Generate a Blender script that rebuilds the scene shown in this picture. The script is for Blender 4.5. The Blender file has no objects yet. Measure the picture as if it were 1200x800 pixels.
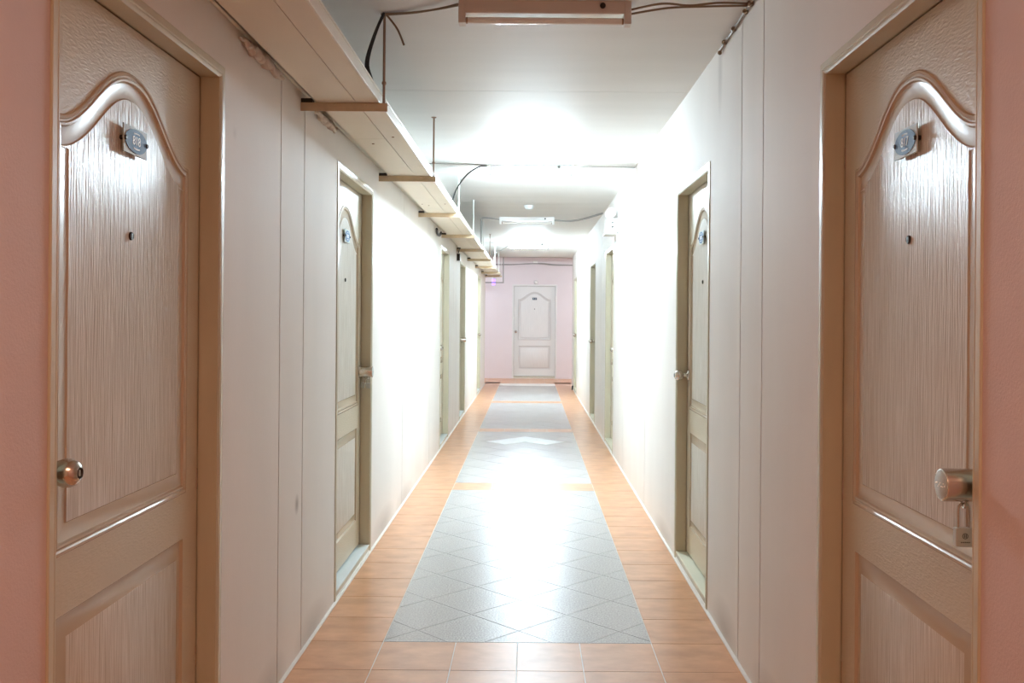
import bpy, bmesh, math, random
from mathutils import Vector, Matrix
random.seed(7)
PI = math.pi
sc = bpy.context.scene
COL = sc.collection

# ------------------------------------------------------------------ place dimensions (metres)
EYE = 1.33
XL, XR = -0.897, 0.818          # wall faces
CEIL = 2.51
YBACK = -2.2                    # corridor carries on behind the camera
YL_END, YR_END, Y_END = 18.5, 17.9, 20.2
TILE = 0.3038

# ------------------------------------------------------------------ materials
def new_mat(name):
    m = bpy.data.materials.new(name); m.use_nodes = True
    nt = m.node_tree; nt.nodes.clear()
    out = nt.nodes.new('ShaderNodeOutputMaterial'); b = nt.nodes.new('ShaderNodeBsdfPrincipled')
    nt.links.new(b.outputs[0], out.inputs[0])
    return m, nt, b

def rgb(c): return (c[0], c[1], c[2], 1)

def mat(name, col, rough=0.5, metal=0.0, var=0.0, var_scale=(3, 3, 3), bump=0.0, bump_scale=(60, 60, 60),
        detail=4, spec=0.5, col2=None, coat=0.0, bdist=0.002, stain=None):
    m, nt, b = new_mat(name)
    N, L = nt.nodes, nt.links
    b.inputs['Base Color'].default_value = rgb(col)
    b.inputs['Roughness'].default_value = rough
    b.inputs['Metallic'].default_value = metal
    b.inputs['Specular IOR Level'].default_value = spec
    b.inputs['Coat Weight'].default_value = coat
    tc = N.new('ShaderNodeTexCoord')
    def noise(scale, det=4):
        mp = N.new('ShaderNodeMapping'); mp.inputs['Scale'].default_value = scale
        nz = N.new('ShaderNodeTexNoise'); nz.inputs['Scale'].default_value = 1.0; nz.inputs['Detail'].default_value = det
        L.new(tc.outputs['Object'], mp.inputs[0]); L.new(mp.outputs[0], nz.inputs['Vector'])
        return nz
    colout = None
    if var > 0 or col2:
        nz = noise(var_scale)
        cr = N.new('ShaderNodeValToRGB')
        cr.color_ramp.elements[0].position = 0.3; cr.color_ramp.elements[1].position = 0.7
        c2 = col2 or tuple(max(0, x * (1 - var)) for x in col)
        cr.color_ramp.elements[0].color = rgb(c2); cr.color_ramp.elements[1].color = rgb(col)
        L.new(nz.outputs[0], cr.inputs[0]); colout = cr.outputs[0]
    if stain:
        for (p, r, sc_, amt) in stain:                      # small smudges with their own shape
            vm = N.new('ShaderNodeVectorMath'); vm.operation = 'SUBTRACT'; vm.inputs[1].default_value = p
            vs = N.new('ShaderNodeVectorMath'); vs.operation = 'MULTIPLY'; vs.inputs[1].default_value = sc_
            ln = N.new('ShaderNodeVectorMath'); ln.operation = 'LENGTH'
            L.new(tc.outputs['Object'], vm.inputs[0]); L.new(vm.outputs[0], vs.inputs[0]); L.new(vs.outputs[0], ln.inputs[0])
            mr = N.new('ShaderNodeMapRange'); mr.inputs[1].default_value = r * 1.2; mr.inputs[2].default_value = r * 0.2
            mr.inputs[3].default_value = 0; mr.inputs[4].default_value = amt
            L.new(ln.outputs['Value'], mr.inputs[0])
            mx = N.new('ShaderNodeMix'); mx.data_type = 'RGBA'
            L.new(mr.outputs[0], mx.inputs[0])
            if colout: L.new(colout, mx.inputs[6])
            else: mx.inputs[6].default_value = rgb(col)
            mx.inputs[7].default_value = (0.16, 0.13, 0.11, 1)
            colout = mx.outputs[2]
    if colout: L.new(colout, b.inputs['Base Color'])
    if bump > 0:
        nz2 = noise(bump_scale, detail)
        bp = N.new('ShaderNodeBump'); bp.inputs['Strength'].default_value = bump; bp.inputs['Distance'].default_value = bdist
        L.new(nz2.outputs[0], bp.inputs['Height']); L.new(bp.outputs[0], b.inputs['Normal'])
    return m

def mat_emit(name, col, strength, base=(0.9, 0.9, 0.9)):
    m, nt, b = new_mat(name)
    b.inputs['Base Color'].default_value = rgb(base)
    b.inputs['Emission Color'].default_value = rgb(col); b.inputs['Emission Strength'].default_value = strength
    return m

CREAM = (0.70, 0.66, 0.53)
M = {}
M['wall'] = mat('wall_paint', (0.81, 0.775, 0.735), 0.72, var=0.06, var_scale=(2.5, 2.5, 0.7), bump=0.25, bump_scale=(220, 220, 40),
                spec=0.3, stain=[((XL, 3.585, 0.60), 0.03, (1, 1, 0.8), 0.55), ((XL, 3.2, 0.03), 0.10, (1, 0.45, 1.1), 0.28), ((XL, 3.85, 0.03), 0.09, (1, 0.35, 1), 0.28), ((XL, 5.75, 0.04), 0.10, (1, 0.25, 1), 0.30), ((XL, 6.7, 0.03), 0.08, (1, 0.2, 1), 0.22), ((XR, 3.1, 0.03), 0.10, (1, 0.4, 1), 0.30), ((XR, 3.85, 0.04), 0.11, (1, 0.5, 1), 0.32), ((XR, 5.6, 0.03), 0.08, (1, 0.22, 1), 0.25), ((XL, 2.80, 1.88), 0.02, (1, 1, 1), 0.12),
                                 ((XR, 4.02, 2.42), 0.05, (1, 1, 0.25), 0.25)])
M['pink'] = mat('pink_plaster', (0.68, 0.54, 0.515), 0.75, var=0.05, var_scale=(5, 5, 5), bump=0.45, bump_scale=(190, 190, 190), spec=0.3)
M['pink_end'] = mat('pale_pink_plaster', (0.76, 0.71, 0.735), 0.7, var=0.03, var_scale=(2, 2, 2), bump=0.2, bump_scale=(120, 120, 120), spec=0.3)
M['ceil'] = mat('ceiling_paint', (0.79, 0.785, 0.765), 0.6, var=0.06, var_scale=(0.8, 4, 1), bump=0.10, bump_scale=(2.0, 12, 1), bdist=0.004, spec=0.35)
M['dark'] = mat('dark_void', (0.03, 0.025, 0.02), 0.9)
M['joint'] = mat('board_joint', (0.17, 0.11, 0.08), 0.9)
M['caulk'] = mat('white_grout', (0.80, 0.78, 0.74), 0.6, var=0.12, var_scale=(9, 9, 9))
M['orange'] = mat('terracotta_tile', (0.69, 0.385, 0.215), 0.28, spec=0.5, col2=(0.52, 0.26, 0.135), var_scale=(7, 11, 1), bump=0.25, bump_scale=(45, 45, 1), bdist=0.0008)
M['grey'] = mat('grey_speckled_tile', (0.58, 0.565, 0.555), 0.225, col2=(0.36, 0.35, 0.345), var_scale=(130, 130, 1), bump=0.8, bump_scale=(110, 110, 1), detail=2, bdist=0.0016, spec=0.36)
M['pale'] = mat('pale_tile', (0.72, 0.74, 0.74), 0.28, col2=(0.60, 0.61, 0.61), var_scale=(160, 160, 1), bump=0.5, bump_scale=(190, 190, 1), detail=3, bdist=0.001)
M['ggrout'] = mat('grey_grout', (0.42, 0.42, 0.41), 0.8)
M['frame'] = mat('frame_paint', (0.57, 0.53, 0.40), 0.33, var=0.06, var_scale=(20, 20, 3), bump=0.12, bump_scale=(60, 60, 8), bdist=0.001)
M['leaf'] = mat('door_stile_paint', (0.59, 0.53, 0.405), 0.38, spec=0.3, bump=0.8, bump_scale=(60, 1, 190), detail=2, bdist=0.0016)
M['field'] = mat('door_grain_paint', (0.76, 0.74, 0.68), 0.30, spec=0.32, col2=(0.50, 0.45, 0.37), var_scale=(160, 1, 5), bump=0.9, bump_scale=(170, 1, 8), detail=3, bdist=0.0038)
M['band'] = mat('door_bead_paint', (0.52, 0.435, 0.32), 0.25, spec=0.3)  # same cream door paint, with the moulding's shade put into the colour
M['steel'] = mat('brushed_steel', (0.62, 0.58, 0.53), 0.22, metal=1.0)
M['steelface'] = mat('satin_steel_face', (0.50, 0.52, 0.49), 0.45, metal=0.35, bump=0.3, bump_scale=(300, 300, 300), bdist=0.0006)
M['darkmetal'] = mat('dark_metal', (0.03, 0.025, 0.02), 0.4, metal=0.5)
M['plate'] = mat('plate_acrylic', (0.52, 0.62, 0.64), 0.5, spec=0.2)
M['oval'] = mat('plate_blue', (0.10, 0.21, 0.40), 0.55, spec=0.2, col2=(0.14, 0.26, 0.46), var_scale=(40, 40, 40))
M['navy'] = mat('plate_navy', (0.03, 0.05, 0.08), 0.3)
M['letter'] = mat('plate_lettering', (0.72, 0.78, 0.83), 0.4)
M['sill_blue'] = mat('sill_tile', (0.70, 0.78, 0.80), 0.35, var=0.12, var_scale=(6, 12, 6))
M['sill_cream'] = mat('sill_painted', (0.72, 0.72, 0.58), 0.4, var=0.08, var_scale=(6, 12, 6))
M['curb'] = mat('sill_plaster', (0.66, 0.62, 0.52), 0.75, var=0.2, var_scale=(14, 14, 14))
M['tray'] = mat('tray_board', (0.76, 0.68, 0.55), 0.5, var=0.07, var_scale=(7, 2, 7), bump=0.08, bump_scale=(30, 8, 30))
M['traylip'] = mat('tray_lip', (0.80, 0.75, 0.64), 0.42, var=0.12, var_scale=(9, 5, 9))
M['angle'] = mat('painted_angle_iron', (0.60, 0.46, 0.30), 0.5, var=0.18, var_scale=(20, 20, 20))
M['rod'] = mat('threaded_rod', (0.34, 0.22, 0.15), 0.45, metal=0.6)
M['rodwhite'] = mat('white_rod', (0.72, 0.71, 0.68), 0.5)
M['foam'] = mat('filler_foam', (0.66, 0.58, 0.50), 0.9, bump=0.8, bump_scale=(40, 40, 40), bdist=0.01)
M['wire_brown'] = mat('brown_wire', (0.22, 0.145, 0.085), 0.5)
M['wire_black'] = mat('black_wire', (0.018, 0.016, 0.015), 0.45)
M['wire_grey'] = mat('grey_wire', (0.34, 0.33, 0.32), 0.5)
M['fix'] = mat('fixture_enamel', (0.66, 0.56, 0.49), 0.4, var=0.08, var_scale=(2, 30, 30))  # warm lamplight on the nearest housing is put into its colour
M['fixwhite'] = mat('fixture_white', (0.84, 0.84, 0.82), 0.3)
M['refl'] = mat('fixture_reflector', (0.85, 0.86, 0.84), 0.18, metal=0.3)
M['tube_off'] = mat('tube_glass_off', (0.84, 0.81, 0.76), 0.08, coat=0.6)
M['plastic'] = mat('white_plastic', (0.66, 0.67, 0.67), 0.4)
M['lens'] = mat('lamp_lens', (0.80, 0.84, 0.86), 0.12, coat=0.5)
M['tube_on'] = mat_emit('tube_lit', (0.71, 0.89, 1.0), 1500.0)
M['violet'] = mat_emit('violet_lit', (0.34, 0.16, 1.0), 2.6, (0.3, 0.2, 0.8))

# ------------------------------------------------------------------ mesh helpers
def tag(o, label=None, cat=None, group=None, kind=None):
    if label: o['label'] = label
    if cat: o['category'] = cat
    if group: o['group'] = group
    if kind: o['kind'] = kind
    return o

def empty(name, loc=(0, 0, 0), rz=0.0):
    o = bpy.data.objects.new(name, None); COL.objects.link(o)
    o.location = loc; o.rotation_euler = (0, 0, rz); o.empty_display_size = 0.1
    return o

def obj(name, bm, mats, parent=None, smooth=False, bevel=0.0, angle=35, recalc=True):
    if recalc: bmesh.ops.recalc_face_normals(bm, faces=bm.faces[:])
    me = bpy.data.meshes.new(name); bm.to_mesh(me); bm.free()
    if not isinstance(mats, (list, tuple)): mats = [mats]
    for m in mats: me.materials.append(m)
    o = bpy.data.objects.new(name, me); COL.objects.link(o)
    if parent: o.parent = parent
    if smooth:
        for p in me.polygons: p.use_smooth = True
        try: me.set_sharp_from_angle(angle=math.radians(angle))
        except Exception: pass
    if bevel > 0:
        md = o.modifiers.new('edge', 'BEVEL'); md.width = bevel; md.segments = 2; md.limit_method = 'ANGLE'
    return o

def box(bm, x0, x1, y0, y1, z0, z1, mi=0):
    vs = [bm.verts.new((x, y, z)) for z in (z0, z1) for y in (y0, y1) for x in (x0, x1)]
    for idx in ((0, 2, 3, 1), (4, 5, 7, 6), (0, 1, 5, 4), (2, 6, 7, 3), (0, 4, 6, 2), (1, 3, 7, 5)):
        f = bm.faces.new([vs[i] for i in idx]); f.material_index = mi

def tube(bm, pts, r, n=8, mi=0, cap=True):
    pts = [Vector(p) for p in pts]
    rings = []; up = None
    for i, p in enumerate(pts):
        t = (pts[min(i + 1, len(pts) - 1)] - pts[max(i - 1, 0)]).normalized()
        if up is None:
            up = Vector((0, 0, 1)) if abs(t.z) < 0.9 else Vector((1, 0, 0))
        a = t.cross(up).normalized(); b = a.cross(t).normalized(); up = b
        rr = r[i] if isinstance(r, (list, tuple)) else r
        rings.append([bm.verts.new(p + (a * math.cos(2 * PI * k / n) + b * math.sin(2 * PI * k / n)) * rr) for k in range(n)])
    for i in range(len(rings) - 1):
        for k in range(n):
            f = bm.faces.new((rings[i][k], rings[i][(k + 1) % n], rings[i + 1][(k + 1) % n], rings[i + 1][k])); f.material_index = mi
    if cap:
        for rg in (rings[0], rings[-1]):
            f = bm.faces.new(rg); f.material_index = mi

def smooth_path(pts, n=8):
    P = [Vector(p) for p in pts]; out = []
    for i in range(len(P) - 1):
        p0, p1, p2, p3 = P[max(i - 1, 0)], P[i], P[i + 1], P[min(i + 2, len(P) - 1)]
        for k in range(n):
            t = k / n
            out.append(0.5 * ((2 * p1) + (-p0 + p2) * t + (2 * p0 - 5 * p1 + 4 * p2 - p3) * t * t + (-p0 + 3 * p1 - 3 * p2 + p3) * t ** 3))
    out.append(P[-1]); return out

def lathe(bm, prof, origin=(0, 0, 0), axis='y', n=24, mi=0):
    """prof: (radius, distance along the axis)"""
    o = Vector(origin); rings = []
    for r, d in prof:
        ring = []
        for k in range(n if r > 1e-6 else 1):
            c, s = math.cos(2 * PI * k / n) * r, math.sin(2 * PI * k / n) * r
            v = {'y': (c, d, s), 'z': (c, s, d), 'x': (d, c, s)}[axis]
            ring.append(bm.verts.new(o + Vector(v)))
        rings.append(ring)
    for a, b in zip(rings, rings[1:]):
        for k in range(n):
            if len(a) == 1 and len(b) == 1: continue
            if len(a) == 1: f = bm.faces.new((a[0], b[k], b[(k + 1) % n]))
            elif len(b) == 1: f = bm.faces.new((a[k], a[(k + 1) % n], b[0]))
            else: f = bm.faces.new((a[k], a[(k + 1) % n], b[(k + 1) % n], b[k]))
            f.material_index = mi

def copy_tree(o, parent=None):
    c = o.copy(); COL.objects.link(c)
    if parent: c.parent = parent
    for ch in list(o.children): copy_tree(ch, c)
    return c

def struct(name, bm, m, **kw):
    o = obj(name, bm, m, **kw); o['kind'] = 'structure'; return o

# ------------------------------------------------------------------ door positions
# (centre along the corridor, knob side +1 = nearer the camera on the left wall)
LW, RW = 0.975, 0.942
LEFT = [(2.211, +1), (4.775, -1), (9.745, +1), (12.32, -1), (16.25, -1)]
RIGHT = [(2.142, -1), (4.693, +1), (9.52, -1), (12.05, +1), (16.62, +1)]
TOP = 2.05
OW = 0.4875           # half outer width of the frame (right doors are scaled a touch narrower)

def wall_with_openings(name, side, y0, y1, doors, half, seams, m):
    """boards of one wall between y0 and y1 with door openings cut out and fine joints at the seams"""
    X = XL if side < 0 else XR
    xa, xb = (X - 0.11, X) if side < 0 else (X, X + 0.11)
    bm = bmesh.new()
    holes = [(c - half, c + half) for c in doors]
    cuts = sorted([y0, y1] + [v for h in holes for v in h] + [s for s in seams])
    inside = lambda y: any(a < y < b for a, b in holes)
    g = 0.005
    for a, b in zip(cuts, cuts[1:]):
        if b - a < 1e-5: continue
        mid = (a + b) / 2
        aa = a + (g if a in seams else 0); bb = b - (g if b in seams else 0)
        if inside(mid): box(bm, xa, xb, aa, bb, TOP - 0.012, CEIL + 0.02)
        else: box(bm, xa, xb, aa, bb, 0, CEIL + 0.02)
    for s in seams:                                     # filler seen at the bottom of a joint
        xf = (X - 0.004, X - 0.10) if side < 0 else (X + 0.10, X + 0.004)
        box(bm, min(xf), max(xf), s - g, s + g, 0, CEIL, 1)
    o = struct(name, bm, [m, M['joint']]); return o

seamsL = [3.32, 3.665, 6.55, 8.3, 10.85, 11.25, 14.3]
seamsR = [3.265, 3.60, 6.55, 8.1, 10.6, 11.0, 14.3]
yfL, yfR = LEFT[0][0] - OW, RIGHT[0][0] - OW * RW / LW
wl = wall_with_openings('wall_left', -1, yfL, YL_END, [d[0] for d in LEFT], OW - 0.012, seamsL, M['wall'])
tag(wl, 'off-white board wall with five doors, carrying the cable tray', 'wall')
wr = wall_with_openings('wall_right', 1, yfR, YR_END, [d[0] for d in RIGHT], (OW - 0.012) * RW / LW, seamsR, M['wall'])
tag(wr, 'off-white board wall with five doors, carrying the emergency light', 'wall')
bm = bmesh.new(); box(bm, XL - 0.11, XL, YBACK, yfL + 0.0005, 0, CEIL + 0.02)
tag(struct('wall_front_left', bm, M['pink']), 'pink plaster wall beside the door numbered 818', 'wall')
bm = bmesh.new(); box(bm, XR, XR + 0.11, YBACK, yfR + 0.0005, 0, CEIL + 0.02)
tag(struct('wall_front_right', bm, M['pink']), 'pink plaster wall beside the door numbered 817', 'wall')
# added dark backing behind the door openings; its colour stands in for unlit rooms
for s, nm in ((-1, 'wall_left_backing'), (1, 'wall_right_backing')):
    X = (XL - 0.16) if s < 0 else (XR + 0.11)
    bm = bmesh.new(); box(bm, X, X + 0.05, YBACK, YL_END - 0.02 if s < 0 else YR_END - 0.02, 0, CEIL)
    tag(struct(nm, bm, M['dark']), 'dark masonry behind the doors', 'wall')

# cross passage at the far end
def end_wall():
    bm = bmesh.new()
    c, h = 0.10, OW - 0.012
    box(bm, -3.2, c - h, Y_END, Y_END + 0.12, 0, 2.8); box(bm, c + h, 3.2, Y_END, Y_END + 0.12, 0, 2.8)
    box(bm, c - h, c + h, Y_END, Y_END + 0.12, TOP - 0.012, 2.8)
    box(bm, c - h - 0.1, c + h + 0.1, Y_END + 0.12, Y_END + 0.16, 0, 2.3, 1)  # added dark sheet behind the end door, in place of unlit space
    tag(struct('wall_end', bm, [M['pink_end'], M['dark']]), 'pale pink wall closing the far end of the corridor', 'wall')
end_wall()
bm = bmesh.new()
box(bm, -3.3, -3.2, YL_END - 0.3, Y_END + 0.12, 0, 2.8)
box(bm, -3.2, XL - 0.11, YL_END - 0.1, YL_END, 0, 2.8)
tag(struct('wall_passage_left', bm, M['wall']), 'white wall of the side passage', 'wall')
bm = bmesh.new()
box(bm, 3.2, 3.3, YR_END - 0.3, Y_END + 0.12, 0, 2.8)
box(bm, XR + 0.11, 3.2, YR_END - 0.1, YR_END, 0, 2.8)
tag(struct('wall_passage_right', bm, M['wall']), 'white wall of the side passage', 'wall')

# ceiling: boards with fine joints
bm = bmesh.new()
js = [YBACK, -0.1, 2.28, 4.83, 7.55, 9.5, 11.9, 14.5, 16.3, 18.2]
for i, (a, b) in enumerate(zip(js, js[1:])):
    box(bm, XL - 0.12, XR + 0.12, a + (0.0025 if i else 0), b - 0.0025, CEIL, CEIL + 0.05)
box(bm, XL - 0.12, XR + 0.12, YBACK, 18.2, CEIL + 0.02, CEIL + 0.06, 1)
box(bm, XL - 0.12, XR + 0.12, 18.1, 18.2, CEIL, 2.8)
box(bm, -3.3, 3.3, 17.7, Y_END + 0.12, 2.72, 2.8)
tag(struct('ceiling', bm, [M['ceil'], M['joint']]), 'white board ceiling with fine joints', 'ceiling')

# ------------------------------------------------------------------ floor
def clip_poly(poly, x0, x1, y0, y1):
    def cl(P, ins, inter):
        out = []
        for i in range(len(P)):
            a, b = P[i - 1], P[i]
            if ins(b):
                if not ins(a): out.append(inter(a, b))
                out.append(b)
            elif ins(a): out.append(inter(a, b))
        return out
    def ix(v): return lambda a, b: (v, a[1] + (b[1] - a[1]) * (v - a[0]) / (b[0] - a[0]))
    def iy(v): return lambda a, b: (a[0] + (b[0] - a[0]) * (v - a[1]) / (b[1] - a[1]), v)
    for ins, it in ((lambda p: p[0] >= x0, ix(x0)), (lambda p: p[0] <= x1, ix(x1)), (lambda p: p[1] >= y0, iy(y0)), (lambda p: p[1] <= y1, iy(y1))):
        if poly: poly = cl(poly, ins, it)
    return poly

def floor():
    bm = bmesh.new()
    PX0, PX1 = -0.589, 0.507
    seams = [-0.292, -0.040, 0.213]
    ztop = 0.0
    def poly(P, mi, z=ztop, h=0.0012):
        if len(P) < 3: return
        lo = [bm.verts.new((x, y, z - h)) for x, y in P]; hi = [bm.verts.new((x, y, z)) for x, y in P]
        f = bm.faces.new(hi); f.material_index = mi
        n = len(P)
        for i in range(n):
            f = bm.faces.new((lo[i], lo[(i + 1) % n], hi[(i + 1) % n], hi[i])); f.material_index = mi
    g = 0.002
    def rect(x0, x1, y0, y1, mi): poly([(x0 + g, y0 + g), (x1 - g, y0 + g), (x1 - g, y1 - g), (x0 + g, y1 - g)], mi)
    Y0 = 3.79
    k0 = int(math.floor((YBACK - Y0) / TILE)); k1 = int(math.ceil((18.4 - Y0) / TILE))
    strips = {11, 23, 35}
    for k in range(k0, k1 + 1):
        a, b = Y0 + k * TILE, Y0 + (k + 1) * TILE
        rect(XL - 0.02, PX0, a, b, 0); rect(PX1, XR + 0.02, a, b, 0)
        if k < 0 or k in strips:
            xs = [PX0] + seams + [PX1] if k < 0 else [PX0, PX0 + 0.30, PX0 + 0.60, PX0 + 0.80, PX1]
            for x0, x1 in zip(xs, xs[1:]): rect(x0, x1, a, b, 0)
    # cross passage tiles
    yy = Y0 + 47 * TILE
    while yy < Y_END:
        if yy > 18.0:
            xx = PX0 - 9 * 0.3
            while xx < 3.2:
                if not (yy < 18.4 and XL - 0.05 < xx + 0.15 < XR + 0.05): rect(xx, xx + 0.3, yy, min(yy + TILE, Y_END + 0.05), 0)
                xx += 0.3
        yy += TILE
    # grey diagonal panels
    D = 0.4285; xc = -0.038; ya = 3.93; hd = D / 2 - 0.0024
    panels = [(0, 11), (12, 23), (24, 35), (36, 47)]
    for (p0, p1) in panels:
        y0, y1 = Y0 + p0 * TILE + 0.002, Y0 + p1 * TILE - 0.002
        for i in range(-4, 5):
            for j in range(-3, 80):
                if (i + j) % 2 == 0: continue
                cx, cy = xc + i * D / 2, ya + j * D / 2
                P = clip_poly([(cx - hd, cy), (cx, cy - hd), (cx + hd, cy), (cx, cy + hd)], PX0 + 0.002, PX1 - 0.002, y0, y1)
                pale = (i == 0 and j == 29) or (abs(i) == 1 and j == 28)
                poly(P, 2 if pale else 1)
    # beds
    box(bm, -3.3, 3.3, YBACK, Y_END + 0.12, -0.08, -0.0012, 3)
    for (p0, p1) in panels:
        box(bm, PX0, PX1, Y0 + p0 * TILE, Y0 + p1 * TILE, -0.002, -0.0009, 4)
    return tag(struct('floor', bm, [M['orange'], M['grey'], M['pale'], M['caulk'], M['ggrout']]),
               'terracotta tiled floor with grey diagonal tile panels down the middle', 'floor')
floor()

# grout fillets along the foot of the walls
def fillet(name, x0, x1, segs):
    bm = bmesh.new()
    for a, b in segs:
        box(bm, x0, x1, a, b, -0.001, 0.006)
    tag(struct(name, bm, M['caulk'], bevel=0.002), 'white grout line along the foot of the wall', 'baseboard')
fillet('baseboard_left', XL - 0.002, XL + 0.013, [(YBACK, YL_END)])
fillet('baseboard_right', XR - 0.013, XR + 0.002, [(YBACK, YR_END)])
bm = bmesh.new(); box(bm, -3.2, 0.10 - OW, Y_END - 0.012, Y_END + 0.001, 0, 0.05); box(bm, 0.10 + OW, 3.2, Y_END - 0.012, Y_END + 0.001, 0, 0.05)
tag(struct('baseboard_end', bm, M['pink_end']), 'low pink skirting at the far end wall', 'baseboard')

# ------------------------------------------------------------------ doors
def offset_poly(P, d):
    """inward offset of a counter-clockwise polygon"""
    n = len(P); out = []
    for i in range(n):
        a, b, c = Vector(P[i - 1]), Vector(P[i]), Vector(P[(i + 1) % n])
        e1, e2 = (b - a).normalized(), (c - b).normalized()
        n1, n2 = Vector((-e1.y, e1.x)), Vector((-e2.y, e2.x))
        m = (n1 + n2); L = m.length
        m = m / L if L > 1e-6 else n1
        k = d / max(0.35, m.dot(n1))
        out.append(tuple(b + m * k))
    return out

def upper_outline(w=0.362, z0=0.836, zs=1.735, za=1.902, n=40):
    P = [(-w, z0), (w, z0)]
    for k in range(n + 1):
        x = w - 2 * w * k / n
        t = min(1.0, abs(x) / (w * 0.97))
        P.append((x, zs + (za - zs) * (0.5 + 0.5 * math.cos(PI * t ** 1.15))))
    return P
def lower_outline(w=0.346, z0=0.20, z1=0.712):
    return [(-w, z0), (w, z0), (w, z1), (-w, z1)]

YD = -0.057            # depth of the leaf face behind the wall face
def leaf_bm():
    bm = bmesh.new()
    hw, z0, z1, th = 0.4500, 0.052, 2.0125, 0.035
    def ring(P, y): return [bm.verts.new((x, y, z)) for x, z in P]
    def bridge(A, B, mi):
        n = len(A)
        for i in range(n):
            f = bm.faces.new((A[i], A[(i + 1) % n], B[(i + 1) % n], B[i])); f.material_index = mi
    outer = [(-hw, z0), (hw, z0), (hw, z1), (-hw, z1)]
    O = ring(outer, YD)
    U0, L0 = upper_outline(), lower_outline()
    profU = [(0, 0), (0.003, 0.0035), (0.009, 0.004), (0.012, 0.0012), (0.015, 0.001), (0.018, 0.0035), (0.023, 0.003), (0.026, -0.0030), (0.0285, -0.0042), (0.062, -0.0036), (0.0645, -0.0012)]
    profL = [(0, 0), (0.005, -0.007), (0.011, -0.0085), (0.044, -0.001), (0.047, 0.0005)]
    loops = []
    for P0, prof in ((U0, profU), (L0, profL)):
        prev = None
        for d, h in prof:
            R = ring(offset_poly(P0, d) if d else P0, YD + h)
            if prev is None: first = R
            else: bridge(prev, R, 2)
            prev = R
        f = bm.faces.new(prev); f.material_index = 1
        loops.append(first)
    edges = []
    for R in [O] + loops:
        for i in range(len(R)):
            e = bm.edges.get((R[i], R[(i + 1) % len(R)])) or bm.edges.new((R[i], R[(i + 1) % len(R)]))
            edges.append(e)
    res = bmesh.ops.triangle_fill(bm, use_beauty=True, use_dissolve=False, edges=edges)
    for g in res['geom']:
        if isinstance(g, bmesh.types.BMFace): g.material_index = 0
    B = ring(outer, YD - th)
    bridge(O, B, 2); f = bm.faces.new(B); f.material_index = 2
    return bm

def frame_bm():
    bm = bmesh.new()
    prof = [(0, -0.004), (0, 0.002), (0.003, 0.0045), (0.020, 0.0045), (0.0225, 0.0022), (0.025, 0.0042), (0.028, 0.0042), (0.031, 0.0015), (0.0355, -0.001),
            (0.0355, -0.054), (0.029, -0.055), (0.029, -0.100), (0, -0.100)]
    def pt(side, s, y, top):   # side -1 / +1
        return (side * (OW - s), y, (TOP - s) if top else 0.0)
    cols = []
    for side, top in ((-1, False), (-1, True), (1, True), (1, False)):
        cols.append([bm.verts.new(pt(side, s, y, top)) for s, y in prof])
    n = len(prof)
    for a, b in zip(cols, cols[1:]):
        for i in range(n):
            bm.faces.new((a[i], a[(i + 1) % n], b[(i + 1) % n], b[i]))
    bm.faces.new(cols[0]); bm.faces.new(cols[-1])
    return bm

def text_bm(bm, s, size, cx, y, cz, depth=0.0012):
    cu = bpy.data.curves.new('lettering', 'FONT'); cu.body = s; cu.size = size; cu.align_x = 'CENTER'; cu.align_y = 'CENTER'; cu.extrude = depth / 2
    o = bpy.data.objects.new('lettering', cu); COL.objects.link(o)
    dg = bpy.context.evaluated_depsgraph_get(); dg.update()
    me = bpy.data.meshes.new_from_object(o.evaluated_get(dg))
    # text x -> -x, text y -> z, text z -> +y
    me.transform(Matrix(((-1, 0, 0, cx), (0, 0, 1, y), (0, 1, 0, cz), (0, 0, 0, 1))))
    bm.from_mesh(me)
    bpy.data.objects.remove(o); bpy.data.curves.remove(cu); bpy.data.meshes.remove(me)

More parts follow.
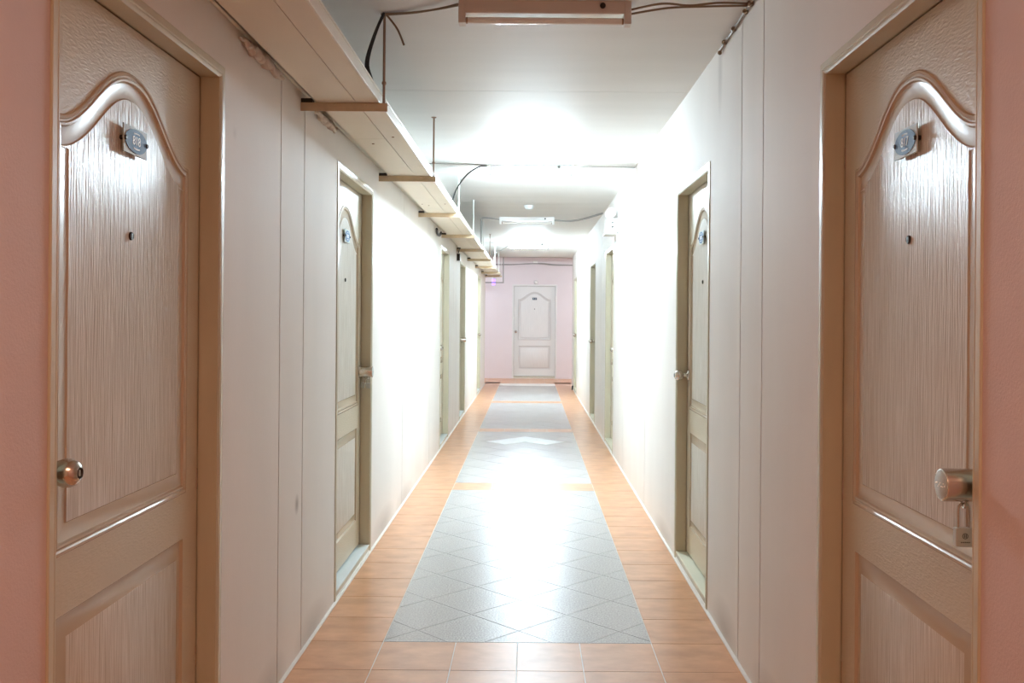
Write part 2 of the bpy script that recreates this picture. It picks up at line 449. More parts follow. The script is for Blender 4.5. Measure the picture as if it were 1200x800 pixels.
def number_plate(parent, number=None, dark=False):
    yf = YD - 0.0012; zc = 1.742
    bm = bmesh.new()
    w, h = (0.066, 0.033) if not dark else (0.05, 0.026)
    box(bm, -w, w, yf + 0.008, yf + 0.011, zc - h, zc + h)
    pl = obj('number_plate', bm, M['plate'] if not dark else M['navy'], parent, bevel=0.0006)
    if dark:
        bm = bmesh.new()
        for cx in (-0.022, 0.020): lathe(bm, [(0, 0.0135), (0.008, 0.0135), (0.008, 0.0105)], (cx, yf, zc), n=12)
        obj('lettering', bm, M['letter'], pl); return
    bm = bmesh.new()
    ring = []
    n = 40
    for y in (yf + 0.0108, yf + 0.0125):
        ring.append([bm.verts.new((0.060 * math.cos(2 * PI * k / n), y, zc + 0.0285 * math.sin(2 * PI * k / n))) for k in range(n)])
    bm.faces.new(ring[0]); bm.faces.new(ring[1])
    for k in range(n): bm.faces.new((ring[0][k], ring[0][(k + 1) % n], ring[1][(k + 1) % n], ring[1][k]))
    obj('oval_badge', bm, M['oval'], pl)
    bm = bmesh.new()
    yt = yf + 0.0128
    if number: text_bm(bm, number, 0.030, 0, yt, zc)
    else:
        for cx in (-0.016, 0, 0.016): box(bm, cx - 0.004, cx + 0.004, yt - 0.0006, yt + 0.0006, zc - 0.009, zc + 0.009)
    for zz, hw_ in ((0.0185, 0.016), (-0.0185, 0.018)):       # the worn small print, unreadable strokes
        for q in range(7):
            a = -hw_ + 2 * hw_ * q / 7
            zo = zz - math.copysign(0.25 * (a + 0.003) ** 2 * 40, zz) * 0.5
            box(bm, a, a + 0.0036, yt - 0.0006, yt + 0.0006, zc + zo - 0.0016, zc + zo + 0.0016)
    obj('lettering', bm, M['letter'], pl, recalc=True)
    for sx in (-1, 1):
        bm = bmesh.new(); lathe(bm, [(0.0055, yf), (0.0055, yf + 0.0135), (0.0042, yf + 0.0155), (0, yf + 0.016)], (sx * 0.059, 0, zc), n=14)
        obj('screw', bm, M['darkmetal'], pl, smooth=True)

def peephole(parent):
    yf = YD - 0.0012
    bm = bmesh.new()
    lathe(bm, [(0.010, yf), (0.010, yf + 0.003), (0.008, yf + 0.005), (0.0065, yf + 0.0045)], (0, 0, 1.517), n=18)
    p = obj('peephole', bm, M['darkmetal'], parent, smooth=True)
    bm = bmesh.new(); lathe(bm, [(0.0068, yf + 0.0044), (0, yf + 0.0052)], (0, 0, 1.517), n=18)
    obj('lens', bm, M['darkmetal'], p, smooth=True)

KX, KZ = 0.405, 1.02
def knob(parent, side):
    bm = bmesh.new()
    lathe(bm, [(0, YD), (0.032, YD), (0.032, YD + 0.004), (0.028, YD + 0.008), (0.018, YD + 0.010), (0.012, YD + 0.014), (0.0115, YD + 0.026),
               (0.016, YD + 0.030), (0.0245, YD + 0.038), (0.0282, YD + 0.050), (0.0278, YD + 0.061), (0.024, YD + 0.071), (0.0175, YD + 0.0772), (0.0115, YD + 0.0790)],
          (side * KX, 0, KZ), n=36)
    k = obj('knob', bm, M['steel'], parent, smooth=True, angle=50)
    bm = bmesh.new(); lathe(bm, [(0.0115, YD + 0.0788), (0.0105, YD + 0.0805), (0.008, YD + 0.0765), (0, YD + 0.0760)], (side * KX, 0, KZ), n=24)
    obj('lock_cylinder', bm, M['darkmetal'], k, smooth=True)
    bm = bmesh.new()
    box(bm, side * KX - 0.0022, side * KX + 0.0022, YD + 0.076, YD + 0.0792, KZ - 0.006, KZ + 0.006)
    obj('keyhole', bm, M['steelface'], k, bevel=0.0008)

def lock_cover(parent, side, r=0.031, L=0.100):
    bm = bmesh.new()
    lathe(bm, [(0, YD), (r + 0.004, YD), (r + 0.004, YD + 0.004), (r, YD + 0.006), (r, YD + L - 0.004), (r - 0.001, YD + L - 0.001), (r - 0.004, YD + L)], (side * KX, 0, KZ), n=40)
    k = obj('lock_cover', bm, M['steel'], parent, smooth=True, angle=40)
    bm = bmesh.new(); lathe(bm, [(r - 0.003, YD + L - 0.0005), (r - 0.005, YD + L + 0.0006), (0, YD + L + 0.0008)], (side * KX, 0, KZ), n=40)
    f = obj('cover_face', bm, M['steelface'], k, smooth=True)
    bm = bmesh.new()
    for q in range(9):                                             # dotted stamping across the face
        a = (q - 4) * 0.0045
        lathe(bm, [(0.0014, YD + L + 0.0006), (0.0010, YD + L + 0.0014), (0, YD + L + 0.0015)], (side * KX + a, 0, KZ + 0.004 * math.sin(q * 1.9)), n=8)
    obj('stamping', bm, M['steel'], f)
    bm = bmesh.new()                                                # hasp eye under the cover
    tube(bm, [(side * KX + 0.010 * math.cos(t), YD + 0.052, KZ - r - 0.002 + 0.010 * math.sin(t)) for t in [2 * PI * q / 16 for q in range(17)]], 0.0022, 6, cap=False)
    obj('hasp_eye', bm, M['steel'], k, smooth=True)

def hinges(parent, side):
    for z in (0.35, 0.86, 1.78):
        bm = bmesh.new(); tube(bm, [(-side * 0.4508, YD - 0.001, z - 0.03), (-side * 0.4508, YD - 0.001, z + 0.03)], 0.003, 10)
        obj('hinge', bm, M['steel'], parent, smooth=True)

LEAF_ME = None
M['pale_stile'] = mat('pale_door_paint', (0.72, 0.73, 0.72), 0.4, bump=0.5, bump_scale=(60, 1, 190), detail=2)
M['pale_field'] = mat('pale_door_grain', (0.74, 0.75, 0.74), 0.4, col2=(0.66, 0.67, 0.66), var_scale=(160, 1, 5), bump=0.5, bump_scale=(170, 1, 8))
M['pale_band'] = mat('pale_door_bead', (0.60, 0.60, 0.59), 0.35)  # moulding shade put into the colour here too
def make_door(name, loc, rz, label, side, lock=False, number=None, dark_plate=False, sill='sill_blue', sx=1.0, tag_plate=True):
    root = empty(name, loc, rz); root.scale = (sx, 1, 1)
    tag(root, label, 'door', None, 'structure')
    global LEAF_ME, FRAME_ME
    if LEAF_ME is None:
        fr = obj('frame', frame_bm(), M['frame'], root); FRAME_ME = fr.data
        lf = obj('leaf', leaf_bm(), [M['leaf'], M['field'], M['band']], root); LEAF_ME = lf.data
        for p in LEAF_ME.polygons: p.use_smooth = True
        LEAF_ME.set_sharp_from_angle(angle=math.radians(28))
    else:
        for nm, me in (('frame', FRAME_ME), ('leaf', LEAF_ME)):
            o = bpy.data.objects.new(nm, me); COL.objects.link(o); o.parent = root
    number_plate(root, number, dark_plate)
    peephole(root)
    (lock_cover(root, side, 0.031, 0.096 if number else 0.078) if lock else knob(root, side))
    hinges(root, side)
    bm = bmesh.new()
    hx = OW - 0.036
    box(bm, -hx, hx, -0.095, -0.003, 0.0, 0.036, 1)
    box(bm, -hx, hx, -0.095, 0.0, 0.036, 0.044, 0)
    box(bm, -hx, hx, -0.003, 0.002, 0.0, 0.012, 2)
    obj('threshold', bm, [M[sill], M['curb'], M['caulk']], root, bevel=0.0015)
    return root

lab_l = ['cream moulded door numbered 818 with a round steel knob, between pink plaster and white board',
         'cream panelled door under the cable tray with a steel lock cover and two dangling padlocks',
         'cream door just short of the small junction box, only its slim jamb showing',
         'cream door just past the small junction box, with a steel lock cover',
         'last cream door along the cable tray wall before the pink end wall']
for i, ((c, s), lb) in enumerate(zip(LEFT, lab_l)):
    make_door('door_%d' % (i + 1), (XL, c, 0), -PI / 2, lb, s, lock=i in (1, 3), number='818' if i == 0 else None)
lab_r = ['cream moulded door numbered 817 with a cylindrical lock cover and hanging padlock',
         'cream panelled door with a round steel knob on the plain wall facing the two dangling padlocks',
         'cream door below the twin emergency light, only its slim jamb showing',
         'cream door next beyond the emergency light, knob on its far edge',
         'last cream door on the wall without a tray, close to the pink end wall']
for i, ((c, s), lb) in enumerate(zip(RIGHT, lab_r)):
    make_door('door_%d' % (i + 6), (XR, c, 0), PI / 2, lb, s, lock=i == 0, number='817' if i == 0 else None, sill='sill_cream', sx=RW / LW)
d11 = make_door('door_11', (0.10, Y_END, 0), PI, 'whole pale door facing the camera in the pink end wall', +1, dark_plate=True, sill='sill_cream')

for ch in d11.children:
    if ch.name.split('.')[0] in ('frame', 'leaf'):
        ch.data = ch.data.copy()
        pal = [M['pale_stile']] if ch.name.startswith('frame') else [M['pale_stile'], M['pale_field'], M['pale_band']]
        for k, m_ in enumerate(pal): ch.data.materials[k] = m_
# ------------------------------------------------------------------ padlocks
def padlock(loc, rz, label, w=0.030, h=0.036, d=0.014, sh=0.045, mk=True, tilt=0.0, group=None):
    """loc: top of the shackle"""
    root = empty('padlock', loc, rz); root.rotation_euler = (0, tilt, rz)
    tag(root, label, 'padlock', group)
    bm = bmesh.new(); box(bm, -w / 2, w / 2, -d / 2, d / 2, -sh - h, -sh)
    b = obj('body', bm, M['steelface'], root, bevel=0.002)
    if mk:
        bm = bmesh.new()                                            # small round emblem and line of marks
        tube(bm, [(0.005 * math.cos(t), d / 2 + 0.0002, -sh - 0.42 * h + 0.005 * math.sin(t)) for t in [2 * PI * q / 18 for q in range(19)]], 0.0006, 5, cap=False)
        for q in range(2): box(bm, -0.0022 + q * 0.003, -0.0010 + q * 0.003, d / 2, d / 2 + 0.0006, -sh - 0.42 * h - 0.003, -sh - 0.42 * h + 0.003)
        for q in range(7): box(bm, -0.009 + q * 0.0026, -0.0075 + q * 0.0026, d / 2, d / 2 + 0.0005, -sh - 0.78 * h, -sh - 0.72 * h)
        obj('emblem', bm, M['darkmetal'], b)
    r = w * 0.30
    pts = [(-r, 0, -sh - 0.004), (-r, 0, -r)] + [(-r * math.cos(t), 0, -r + r * math.sin(t)) for t in [PI * q / 8 for q in range(1, 8)]] + [(r, 0, -r), (r, 0, -sh - 0.004)]
    bm = bmesh.new(); tube(bm, pts, 0.0024, 8)
    obj('shackle', bm, M['steel'], root, smooth=True)
    return root
yk = RIGHT[0][0] + RIGHT[0][1] * KX * RW / LW
padlock((XR + 0.057 - 0.052, yk, KZ - 0.031 - 0.004), PI, 'small steel padlock with stamped emblem hanging below the lock cover of door 817', w=0.034)
yk = LEFT[1][0] - LEFT[1][1] * KX
padlock((XL - 0.057 + 0.052, yk - 0.002, KZ - 0.032), 0.3, 'steel padlock dangling upright under the lock cover beneath the tray', w=0.024, h=0.030, sh=0.030, mk=False)
padlock((XL - 0.057 + 0.034, yk - 0.012, KZ - 0.032), -0.3, 'steel padlock tilted aside, nearer the door leaf than its twin', w=0.022, h=0.030, sh=0.028, mk=False, tilt=0.22)

# ------------------------------------------------------------------ cable tray
TB = 2.16                      # underside
TX0, TX1 = -0.840, -0.594
def cable_tray():
    root = empty('cable_tray', (-0.72, 9.0, TB))
    tag(root, 'long shallow cream cable tray running under the ceiling along the wall', 'cable tray')
    def P(name, bm, m, **k):
        o = obj(name, bm, m, root, **k); o.matrix_parent_inverse = Matrix.Translation((0.72, -9.0, -TB)); return o
    seam = -0.681
    cut_a = [YBACK, -0.6, 4.33, 6.75, 9.1, 12.2, 15.2, 18.45]
    cut_b = [YBACK, 0.9, 5.1, 7.9, 10.3, 13.4, 16.1, 18.45]
    for (xa, xb, cuts) in ((TX0, seam - 0.0015, cut_a), (seam + 0.0015, TX1 - 0.004, cut_b)):
        for a, b in zip(cuts, cuts[1:]):
            bm = bmesh.new(); box(bm, xa, xb, a + 0.002, b - 0.002, TB, TB + 0.008)
            P('bottom_board', bm, M['tray'])
    for a, b in zip(cut_b, cut_b[1:]):
        bm = bmesh.new()
        box(bm, TX1 - 0.004, TX1 + 0.004, a + 0.001, b - 0.001, TB, TB + 0.040)
        box(bm, TX1 - 0.012, TX1 + 0.007, a + 0.001, b - 0.001, TB + 0.040, TB + 0.046)
        P('side_lip', bm, M['traylip'], bevel=0.001)
    bm = bmesh.new(); box(bm, TX0, TX0 + 0.005, YBACK, 18.45, TB, TB + 0.045); box(bm, XL + 0.002, TX0 + 0.005, YBACK, 18.45, TB + 0.040, TB + 0.046); P('inner_lip', bm, M['traylip'])  # second box is an added strip that keeps light out of the wall gap
    bm = bmesh.new(); box(bm, TX0 + 0.005, TX1 - 0.004, YBACK, 18.45, TB + 0.012, TB + 0.014); P('liner', bm, M['dark'])
    for (y, x) in ((4.45, -0.76), (4.28, -0.640), (6.9, -0.76), (6.8, -0.63), (6.82, -0.80)):   # fixing screws below
        bm = bmesh.new(); lathe(bm, [(0, -0.004), (0.005, -0.003), (0.006, 0)], (x, y, TB), axis='z', n=10)
        P('screw', bm, M['rod'])
cable_tray()

rng = random.Random(3)
def foam(y, n, amp):
    bm = bmesh.new()
    pts = []; rad = []
    for k in range(n + 1):
        t = k / n
        pts.append((TX0 - 0.040 + rng.uniform(-0.004, 0.004), y + t * amp, TB + 0.008 + rng.uniform(-0.012, 0.008)))
        rad.append(0.005 + 0.011 * math.sin(PI * t) * rng.uniform(0.6, 1.2))
    tube(bm, pts, rad, 10); return bm
tag(obj('sealant_bead', foam(2.80, 34, 0.48), M['foam'], smooth=True), 'ragged filler oozing between tray and wall, beside the first joint from door 818', 'sealant')
tag(obj('sealant_bead', foam(3.78, 28, 0.40), M['foam'], smooth=True), 'ragged filler oozing between tray and wall, past the first hanger', 'sealant')

BR = [3.60, 5.46, 7.40, 9.33, 11.28, 13.15, 15.05, 16.95, 18.36]
ordn = ['first and nearest', 'second', 'third', 'fourth', 'fifth', 'sixth', 'seventh', 'eighth', 'ninth and farthest']
for i, y in enumerate(BR):
    root = empty('tray_hanger', (-0.72, y, TB))
    tag(root, 'angle iron hanger with ceiling rod under the tray, %s along it' % ordn[i], 'hanger', 'hangers carrying the cable tray')
    bm = bmesh.new()
    x0, x1 = XL - 0.72 * 0 + 0.72 + 0.003 - 0.0, -0.560 + 0.72
    x0 = XL + 0.72
    box(bm, x0, x1, -0.0035, 0.0, -0.034, -0.001); box(bm, x0, x1, 0.0, 0.032, -0.0045, -0.001)
    obj('crossbar', bm, M['angle'], root, bevel=0.0008)
    for xx in (-0.04, 0.075):
        bm = bmesh.new(); lathe(bm, [(0, -0.0065), (0.004, -0.006), (0.0055, -0.0035)], (xx, 0, -0.012), n=10)
        obj('bolt', bm, M['angle'], root)
    rx = -0.583 + 0.72 + 0.006
    rm = M['rod'] if i in (0, 1, 5) else M['rodwhite']
    bm = bmesh.new(); tube(bm, [(rx, 0.016, -0.012), (rx, 0.016, CEIL - TB)], 0.0052, 8)
    obj('rod', bm, rm, root, smooth=True)
    bm = bmesh.new()
    lathe(bm, [(0, -0.010), (0.010, -0.010), (0.010, -0.002), (0, -0.002)], (rx, 0.016, 0), axis='z', n=6)
    obj('nut', bm, rm, root)
    bm = bmesh.new()
    lathe(bm, [(0, 0.075), (0.008, 0.075), (0.009, 0.080), (0.008, 0.086), (0, 0.086)], (rx, 0.016, 0), axis='z', n=10)
    obj('collar', bm, rm, root)
    bm = bmesh.new(); lathe(bm, [(0, CEIL - TB - 0.004), (0.014, CEIL - TB - 0.004), (0.016, CEIL - TB)], (rx, 0.016, 0), axis='z', n=14)
    obj('ceiling_washer', bm, rm, root)
    bm = bmesh.new(); box(bm, x0, x0 + 0.045, 0.0, 0.030, -0.001, 0.016)
    obj('wall_cleat', bm, M['darkmetal'], root)

# ------------------------------------------------------------------ fluorescent lights
def fluorescent(loc, lit, label, warm=False):
    root = empty('fluorescent_light', loc)
    tag(root, label, 'ceiling light', 'fluorescent lights along the ceiling')
    W = 0.322
    body = M['fix'] if warm else M['fixwhite']
    bm = bmesh.new()                                               # channel section
    box(bm, -W, W, -0.027, 0.030, -0.046, 0.0)
    obj('housing', bm, body, root, bevel=0.003)
    bm = bmesh.new(); box(bm, -W + 0.028, W - 0.028, -0.024, 0.026, -0.0485, -0.0445)
    obj('reflector', bm, M['refl'], root, bevel=0.001)
    for s in (-1, 1):
        bm = bmesh.new()
        xa, xb = sorted((s * W, s * (W - 0.026)))
        box(bm, xa, xb, -0.029, 0.020, -0.086, 0.0)
        k = obj('end_socket', bm, body, root, bevel=0.003)
        bm = bmesh.new(); lathe(bm, [(0.012, 0), (0.012, 0.016), (0.008, 0.018)], (s * (W - 0.026) if s < 0 else s * (W - 0.026) - 0.018, -0.004, -0.070), axis='x', n=14)
        obj('tube_cap', bm, M['rod'], k, smooth=True)
    bm = bmesh.new(); tube(bm, [(-W + 0.034, -0.004, -0.070), (W - 0.034, -0.004, -0.070)], 0.0128, 16)
    obj('tube', bm, M['tube_on'] if lit else M['tube_off'], root, smooth=True)
    bm = bmesh.new(); lathe(bm, [(0, -0.036), (0.0095, -0.036), (0.0105, -0.033), (0.0105, -0.026)], (0.215, 0, -0.019), n=18)
    obj('starter', bm, M['darkmetal'], root, smooth=True)
FX = [(0.047, 3.47), (0.0, 7.16), (-0.045, 10.9), (-0.03, 14.65)]
fl = ['unlit twin-socket fluorescent batten with dusty pinkish housing at the top edge, nearest the camera',
      'lit white fluorescent batten, the brightest, flooding the walls by the second pair of doors',
      'unlit white fluorescent batten just beyond the round smoke detector',
      'lit white fluorescent batten near the pink end wall']
for i, ((x, y), lb) in enumerate(zip(FX, fl)):
    fluorescent((x, y, CEIL), i in (1, 3), lb, warm=i == 0)

# ------------------------------------------------------------------ wires
def wire(name, paths, r, m, label, cat='cable', n=8, group=None):
    bm = bmesh.new()
    for p in paths: tube(bm, smooth_path(p, 8), r, n)
    return tag(obj(name, bm, m, smooth=True), label, cat, group)
zc = CEIL - 0.007
RX = -0.577
wire('electric_cable', [[(RX + 0.01, 3.60, zc), (-0.46, 3.57, zc - 0.002), (-0.36, 3.50, zc - 0.010), (-0.276, 3.42, zc - 0.018)],
                        [(RX + 0.01, 3.59, zc), (-0.45, 3.55, zc - 0.006), (-0.35, 3.48, zc - 0.016), (-0.276, 3.41, zc - 0.026)],
                        [(RX + 0.01, 3.60, zc), (RX + 0.05, 3.62, zc - 0.05), (RX + 0.075, 3.63, zc - 0.11)]],
     0.0042, M['wire_brown'], 'brown cable pair from the first hanger rod to the pinkish batten')
wire('electric_cable', [[(0.369, 3.46, zc - 0.020), (0.48, 3.415, zc - 0.012), (0.58, 3.42, zc - 0.016), (0.69, 3.43, zc - 0.002), (0.800, 3.44, zc)],
                        [(0.369, 3.46, zc - 0.036), (0.50, 3.415, zc - 0.028), (0.64, 3.43, zc - 0.016), (0.800, 3.44, zc - 0.008)]],
     0.0042, M['wire_brown'], 'brown cable pair from the pinkish batten to the plain wall')
bm = bmesh.new()
tube(bm, smooth_path([(0.806, 3.28, zc - 0.002), (0.806, 3.44, zc - 0.004), (0.808, 3.60, zc - 0.010), (0.810, 3.74, zc - 0.014), (0.810, 3.86, zc - 0.012), (0.810, 3.98, zc - 0.022)], 8), 0.005, 8)
for (y, dz, r) in ((3.42, 0.006, 0.013), (3.50, 0.010, 0.012), (3.70, 0.014, 0.011), (3.88, 0.014, 0.012), (3.975, 0.03, 0.010)):
    lathe(bm, [(0, -r), (r * 0.7, -r * 0.7), (r, 0), (r * 0.8, r * 0.7), (0, r)], (0.806, y, zc - dz), n=9)
tag(obj('taped_cable', bm, M['wire_brown'], smooth=True), 'knotted taped brown cable in the ceiling corner above the wall joints', 'cable')
wire('hanging_cable', [[(RX, 3.585, zc), (-0.615, 3.57, 2.40), (-0.640, 3.58, 2.31), (-0.628, 3.62, 2.25), (-0.632, 3.72, 2.195)],
                       [(RX + 0.004, 3.58, zc), (-0.605, 3.565, 2.41), (-0.632, 3.575, 2.31), (-0.624, 3.63, 2.25), (-0.626, 3.70, 2.20)],
                       [(RX, 3.60, zc), (-0.62, 3.59, 2.40), (-0.646, 3.60, 2.31), (-0.636, 3.66, 2.25), (-0.642, 3.78, 2.195)]],
     0.0045, M['wire_black'], 'black cable bundle looping from ceiling down into the tray by the first hanger')
wire('electric_cable', [[(-0.62, 7.22, 2.20), (-0.58, 7.20, 2.32), (-0.50, 7.18, 2.43), (-0.40, 7.17, zc - 0.008), (-0.33, 7.16, zc - 0.012)]],
     0.006, M['wire_black'], 'black cable arching from the tray to the brightest batten')
wire('electric_cable', [[(0.318, 7.16, zc - 0.012), (0.5, 7.17, zc - 0.004), (0.66, 7.18, zc - 0.002), (0.81, 7.2, zc)]], 0.0035, M['wire_grey'], 'thin grey cable along the ceiling from the brightest batten to the plain wall')
wire('electric_cable', [[(-0.34, 7.13, zc - 0.004), (-0.5, 7.12, zc + 0.002), (-0.80, 7.10, zc + 0.002)]],
     0.0035, M['wire_grey'], 'thin grey cable along the ceiling from the brightest batten towards the tray')
wire('electric_cable', [[(-0.585, 10.95, 2.19), (-0.585, 10.95, 2.3), (-0.585, 10.95, 2.45), (-0.575, 10.94, zc - 0.005), (-0.48, 10.92, zc - 0.006), (-0.36, 10.9, zc - 0.022)]],
     0.009, M['wire_grey'], 'grey cable rising from the tray to the batten past the smoke detector')
wire('electric_cable', [[(0.272, 10.9, zc - 0.022), (0.45, 10.9, zc - 0.028), (0.62, 10.75, zc - 0.014), (0.80, 10.3, zc - 0.004)],
                        [(0.272, 10.9, zc - 0.03), (0.5, 10.88, zc - 0.036), (0.66, 10.7, zc - 0.02), (0.80, 10.32, zc - 0.012)]],
     0.006, M['wire_grey'], 'grey cable pair from the batten past the detector to the emergency light')
wire('electric_cable', [[(-0.59, 14.7, 2.2), (-0.55, 14.7, 2.36), (-0.45, 14.68, 2.40), (-0.35, 14.66, zc - 0.03)]],
     0.007, M['wire_grey'], 'grey cable sagging from the tray to the batten near the end wall')
wire('electric_cable', [[(-0.872, 8.6, 2.147), (-0.876, 8.70, 2.115), (-0.872, 8.86, 2.11), (-0.870, 8.98, 2.147)]],
     0.012, M['wire_black'], 'short black cable loop drooping under the tray short of the junction box')
ye = Y_END - 0.012
wire('electric_cable', [[(-0.80, ye, 2.49), (-0.4, ye, 2.487), (-0.05, ye, 2.50), (0.25, ye, 2.515), (0.5, ye, 2.49), (0.8, ye, 2.485), (1.1, ye, 2.48)],
                        [(-0.80, ye, 2.475), (-0.4, ye, 2.48), (-0.05, ye, 2.505), (0.25, ye, 2.50), (0.5, ye, 2.475), (0.8, ye, 2.475), (1.1, ye, 2.475)]],
     0.009, M['wire_grey'], 'grey cable pair strung across the top of the pink end wall')
bm = bmesh.new(); tube(bm, [(-0.55, 18.9, 2.03), (-0.55, 18.9, 2.72)], 0.012, 10); tube(bm, [(-0.95, 18.9, 2.04), (-0.545, 18.9, 2.04)], 0.012, 10)
tag(obj('conduit', bm, M['wire_grey'], smooth=True), 'bent grey conduit dropping from the ceiling past the tray end', 'conduit')

# ------------------------------------------------------------------ small fittings
root = empty('smoke_detector', (-0.02, 9.75, CEIL)); tag(root, 'round white smoke detector on the ceiling', 'smoke detector')
bm = bmesh.new(); lathe(bm, [(0, 0), (0.052, 0), (0.052, -0.012), (0.048, -0.020)], axis='z', n=28); obj('base', bm, M['plastic'], root, smooth=True)
bm = bmesh.new(); lathe(bm, [(0.045, -0.020), (0.045, -0.024), (0.036, -0.040), (0.014, -0.046), (0, -0.046)], axis='z', n=28); obj('sensor_cap', bm, M['plastic'], root, smooth=True)

# emergency light on its little shelf
root = empty('emergency_light', (XR, 8.75, 2.13)); tag(root, 'white twin-head emergency light box on the wall above a doorway', 'emergency light')
bm = bmesh.new(); box(bm, -0.105, 0, -0.13, 0.13, 0.0, 0.13); obj('battery_box', bm, M['plastic'], root, bevel=0.006)
for z in (0.090, 0.050):
    bm = bmesh.new(); lathe(bm, [(0, -0.1335), (0.008, -0.1335), (0.009, -0.129)], (-0.055, 0, z), n=12); obj('indicator', bm, M['darkmetal'], root)
for yy in (-0.075, 0.075):
    bm = bmesh.new(); tube(bm, [(-0.06, yy, 0.128), (-0.06, yy, 0.150)], 0.010, 10)
    lathe(bm, [(0, 0.034), (0.022, 0.034), (0.040, 0.010), (0.045, -0.020), (0.045, -0.026), (0.040, -0.028)], (-0.065, yy, 0.188), n=26)
    hd = obj('lamp_head', bm, M['plastic'], root, smooth=True)
    bm = bmesh.new(); lathe(bm, [(0.041, -0.024), (0.030, -0.030), (0, -0.032)], (-0.065, yy, 0.188), n=26); obj('lens', bm, M['lens'], hd, smooth=True)
bm = bmesh.new(); box(bm, -0.125, 0, -0.14, 0.14, -0.016, -0.001); box(bm, -0.02, 0, -0.14, -0.125, -0.075, -0.001); box(bm, -0.02, 0, 0.125, 0.14, -0.075, -0.001)
obj('shelf_bracket', bm, M['fixwhite'], root, bevel=0.001)

root = empty('junction_box', (XL, 11.3, 2.01)); tag(root, 'small cream junction box on the wall below the tray, between two doors', 'junction box')
bm = bmesh.new(); box(bm, 0, 0.045, -0.05, 0.05, 0, 0.095); obj('box', bm, M['plastic'], root, bevel=0.003)
bm = bmesh.new(); box(bm, 0.006, 0.040, -0.0515, -0.050, 0.006, 0.088); obj('side_cover', bm, M['darkmetal'], root)
wire('electric_cable', [[(XL + 0.02, 11.3, 2.103), (XL + 0.018, 11.29, 2.115), (XL + 0.028, 11.24, 2.13), (XL + 0.040, 11.17, 2.150)]], 0.006, M['wire_black'],
     'short black cable curving from the junction box up to the tray')

root = empty('violet_lamp', (-0.765, 19.35, 2.0)); tag(root, 'small glowing violet lamp hanging in the passage below the tray end', 'lamp')
bm = bmesh.new(); lathe(bm, [(0, 0), (0.030, 0), (0.036, 0.02), (0.036, 0.12), (0.030, 0.135)], axis='z', n=20); obj('glowing_body', bm, M['violet'], root, smooth=True)
bm = bmesh.new(); lathe(bm, [(0.034, 0.13), (0.030, 0.16), (0.010, 0.175), (0, 0.176)], axis='z', n=20); obj('cap', bm, M['plastic'], root, smooth=True)
bm = bmesh.new(); tube(bm, [(0, 0, 0.17), (0, 0, 0.72)], 0.005, 8); obj('cord', bm, M['wire_grey'], root)

root = empty('wall_fitting', (0.125, Y_END, 2.10)); tag(root, 'small round white fitting just above the end door frame', 'fitting')
bm = bmesh.new(); lathe(bm, [(0, 0), (0.046, 0), (0.046, -0.018), (0.036, -0.028)], n=24); obj('base', bm, M['plastic'], root, smooth=True)
bm = bmesh.new(); lathe(bm, [(0.034, -0.026), (0.028, -0.036), (0, -0.040)], n=24); obj('cover', bm, M['fixwhite'], root, smooth=True)
root = empty('cable_box', (0.11, Y_END, 2.515)); tag(root, 'small white cable box on the end wall, on the strung cables', 'cable box')
bm = bmesh.new(); box(bm, -0.055, 0.055, -0.035, 0.0, 0, 0.05); obj('box', bm, M['plastic'], root, bevel=0.004)
bm = bmesh.new(); box(bm, -0.050, 0.050, -0.039, -0.035, 0.004, 0.046); obj('lid', bm, M['fixwhite'], root, bevel=0.002)
root = empty('door_stop', (XR - 0.02, 17.15, 0)); tag(root, 'tiny black door stop at the foot of the plain wall near its end', 'door stop')
bm = bmesh.new(); lathe(bm, [(0, 0), (0.020, 0), (0.020, 0.006), (0.014, 0.010)], axis='z', n=16); obj('base', bm, M['darkmetal'], root, smooth=True)
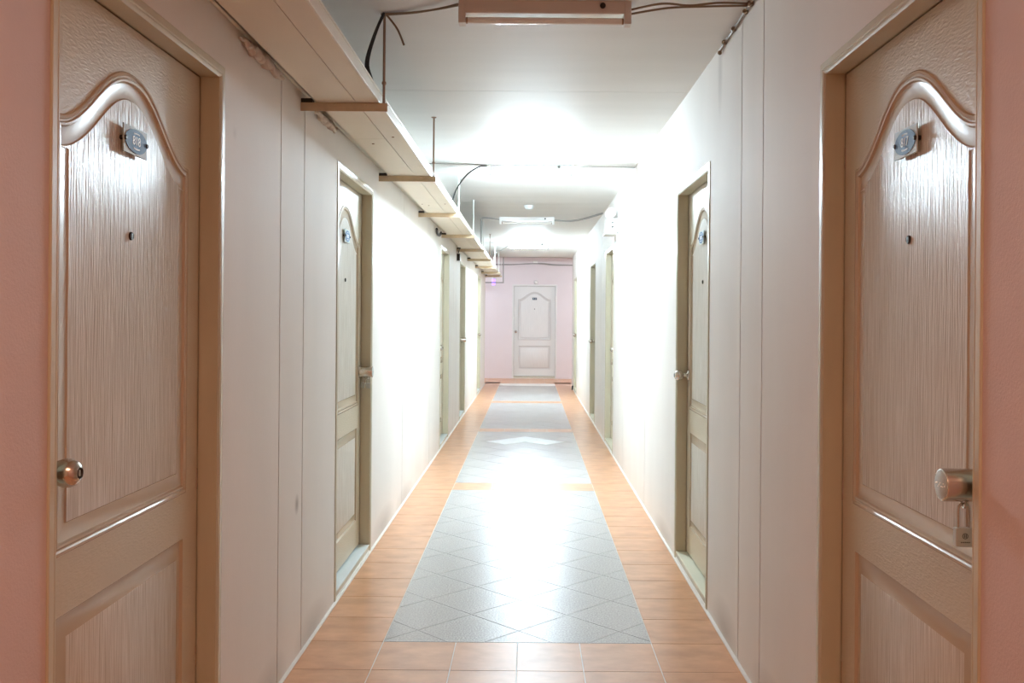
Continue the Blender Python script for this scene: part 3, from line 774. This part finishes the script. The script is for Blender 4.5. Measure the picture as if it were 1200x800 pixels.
bm = bmesh.new(); lathe(bm, [(0.013, 0.009), (0.015, 0.05), (0.012, 0.075), (0, 0.078)], axis='z', n=16); obj('rubber_bumper', bm, M['wire_black'], root, smooth=True)

# ------------------------------------------------------------------ light
w = bpy.data.worlds.new('world'); sc.world = w; w.use_nodes = True
bg = w.node_tree.nodes['Background']; bg.inputs[0].default_value = (1.0, 0.50, 0.28, 1); bg.inputs[1].default_value = 0.4

def area(name, loc, rot, sx, sy, power, col):
    l = bpy.data.lights.new(name, 'AREA'); l.shape = 'RECTANGLE'; l.size = sx; l.size_y = sy; l.energy = power; l.color = col
    o = bpy.data.objects.new(name, l); COL.objects.link(o); o.location = loc; o.rotation_euler = rot; return o
# warm ceiling lamp of the corridor behind the camera
area('lamp_behind', (-0.05, 0.1, CEIL - 0.10), (0, 0, 0), 0.9, 0.5, 22, (1.0, 0.57, 0.37))
# unseen fill lights added in the side passages to brighten the end wall
area('lamp_passage_left', (-2.2, 19.3, 2.65), (0, 0, 0), 0.6, 0.3, 28, (0.78, 0.86, 1.0))
area('lamp_passage_right', (2.2, 19.3, 2.65), (0, 0, 0), 0.6, 0.3, 30, (0.92, 0.93, 1.0))

# ------------------------------------------------------------------ camera
cam = bpy.data.cameras.new('camera'); co = bpy.data.objects.new('camera', cam); COL.objects.link(co)
cam.sensor_width = 36.0; cam.lens = 1085.0 / 1200.0 * 36.0
cam.shift_x = -21.0 / 1200.0; cam.shift_y = -28.0 / 1200.0
cam.clip_start = 0.05; cam.clip_end = 100
co.location = (0, 0, EYE); co.rotation_euler = (PI / 2, -0.0078, 0)
sc.camera = co

sc.view_settings.view_transform = 'Standard'
try: sc.view_settings.look = 'None'
except Exception: pass
sc.view_settings.gamma = 1.0; sc.view_settings.exposure = 0.12; sc.view_settings.use_curve_mapping = False
cy = sc.cycles
cy.use_denoising = True
cy.max_bounces = 12; cy.diffuse_bounces = 8; cy.glossy_bounces = 4
cy.caustics_reflective = False; cy.caustics_refractive = False
cy.sample_clamp_indirect = 8.0
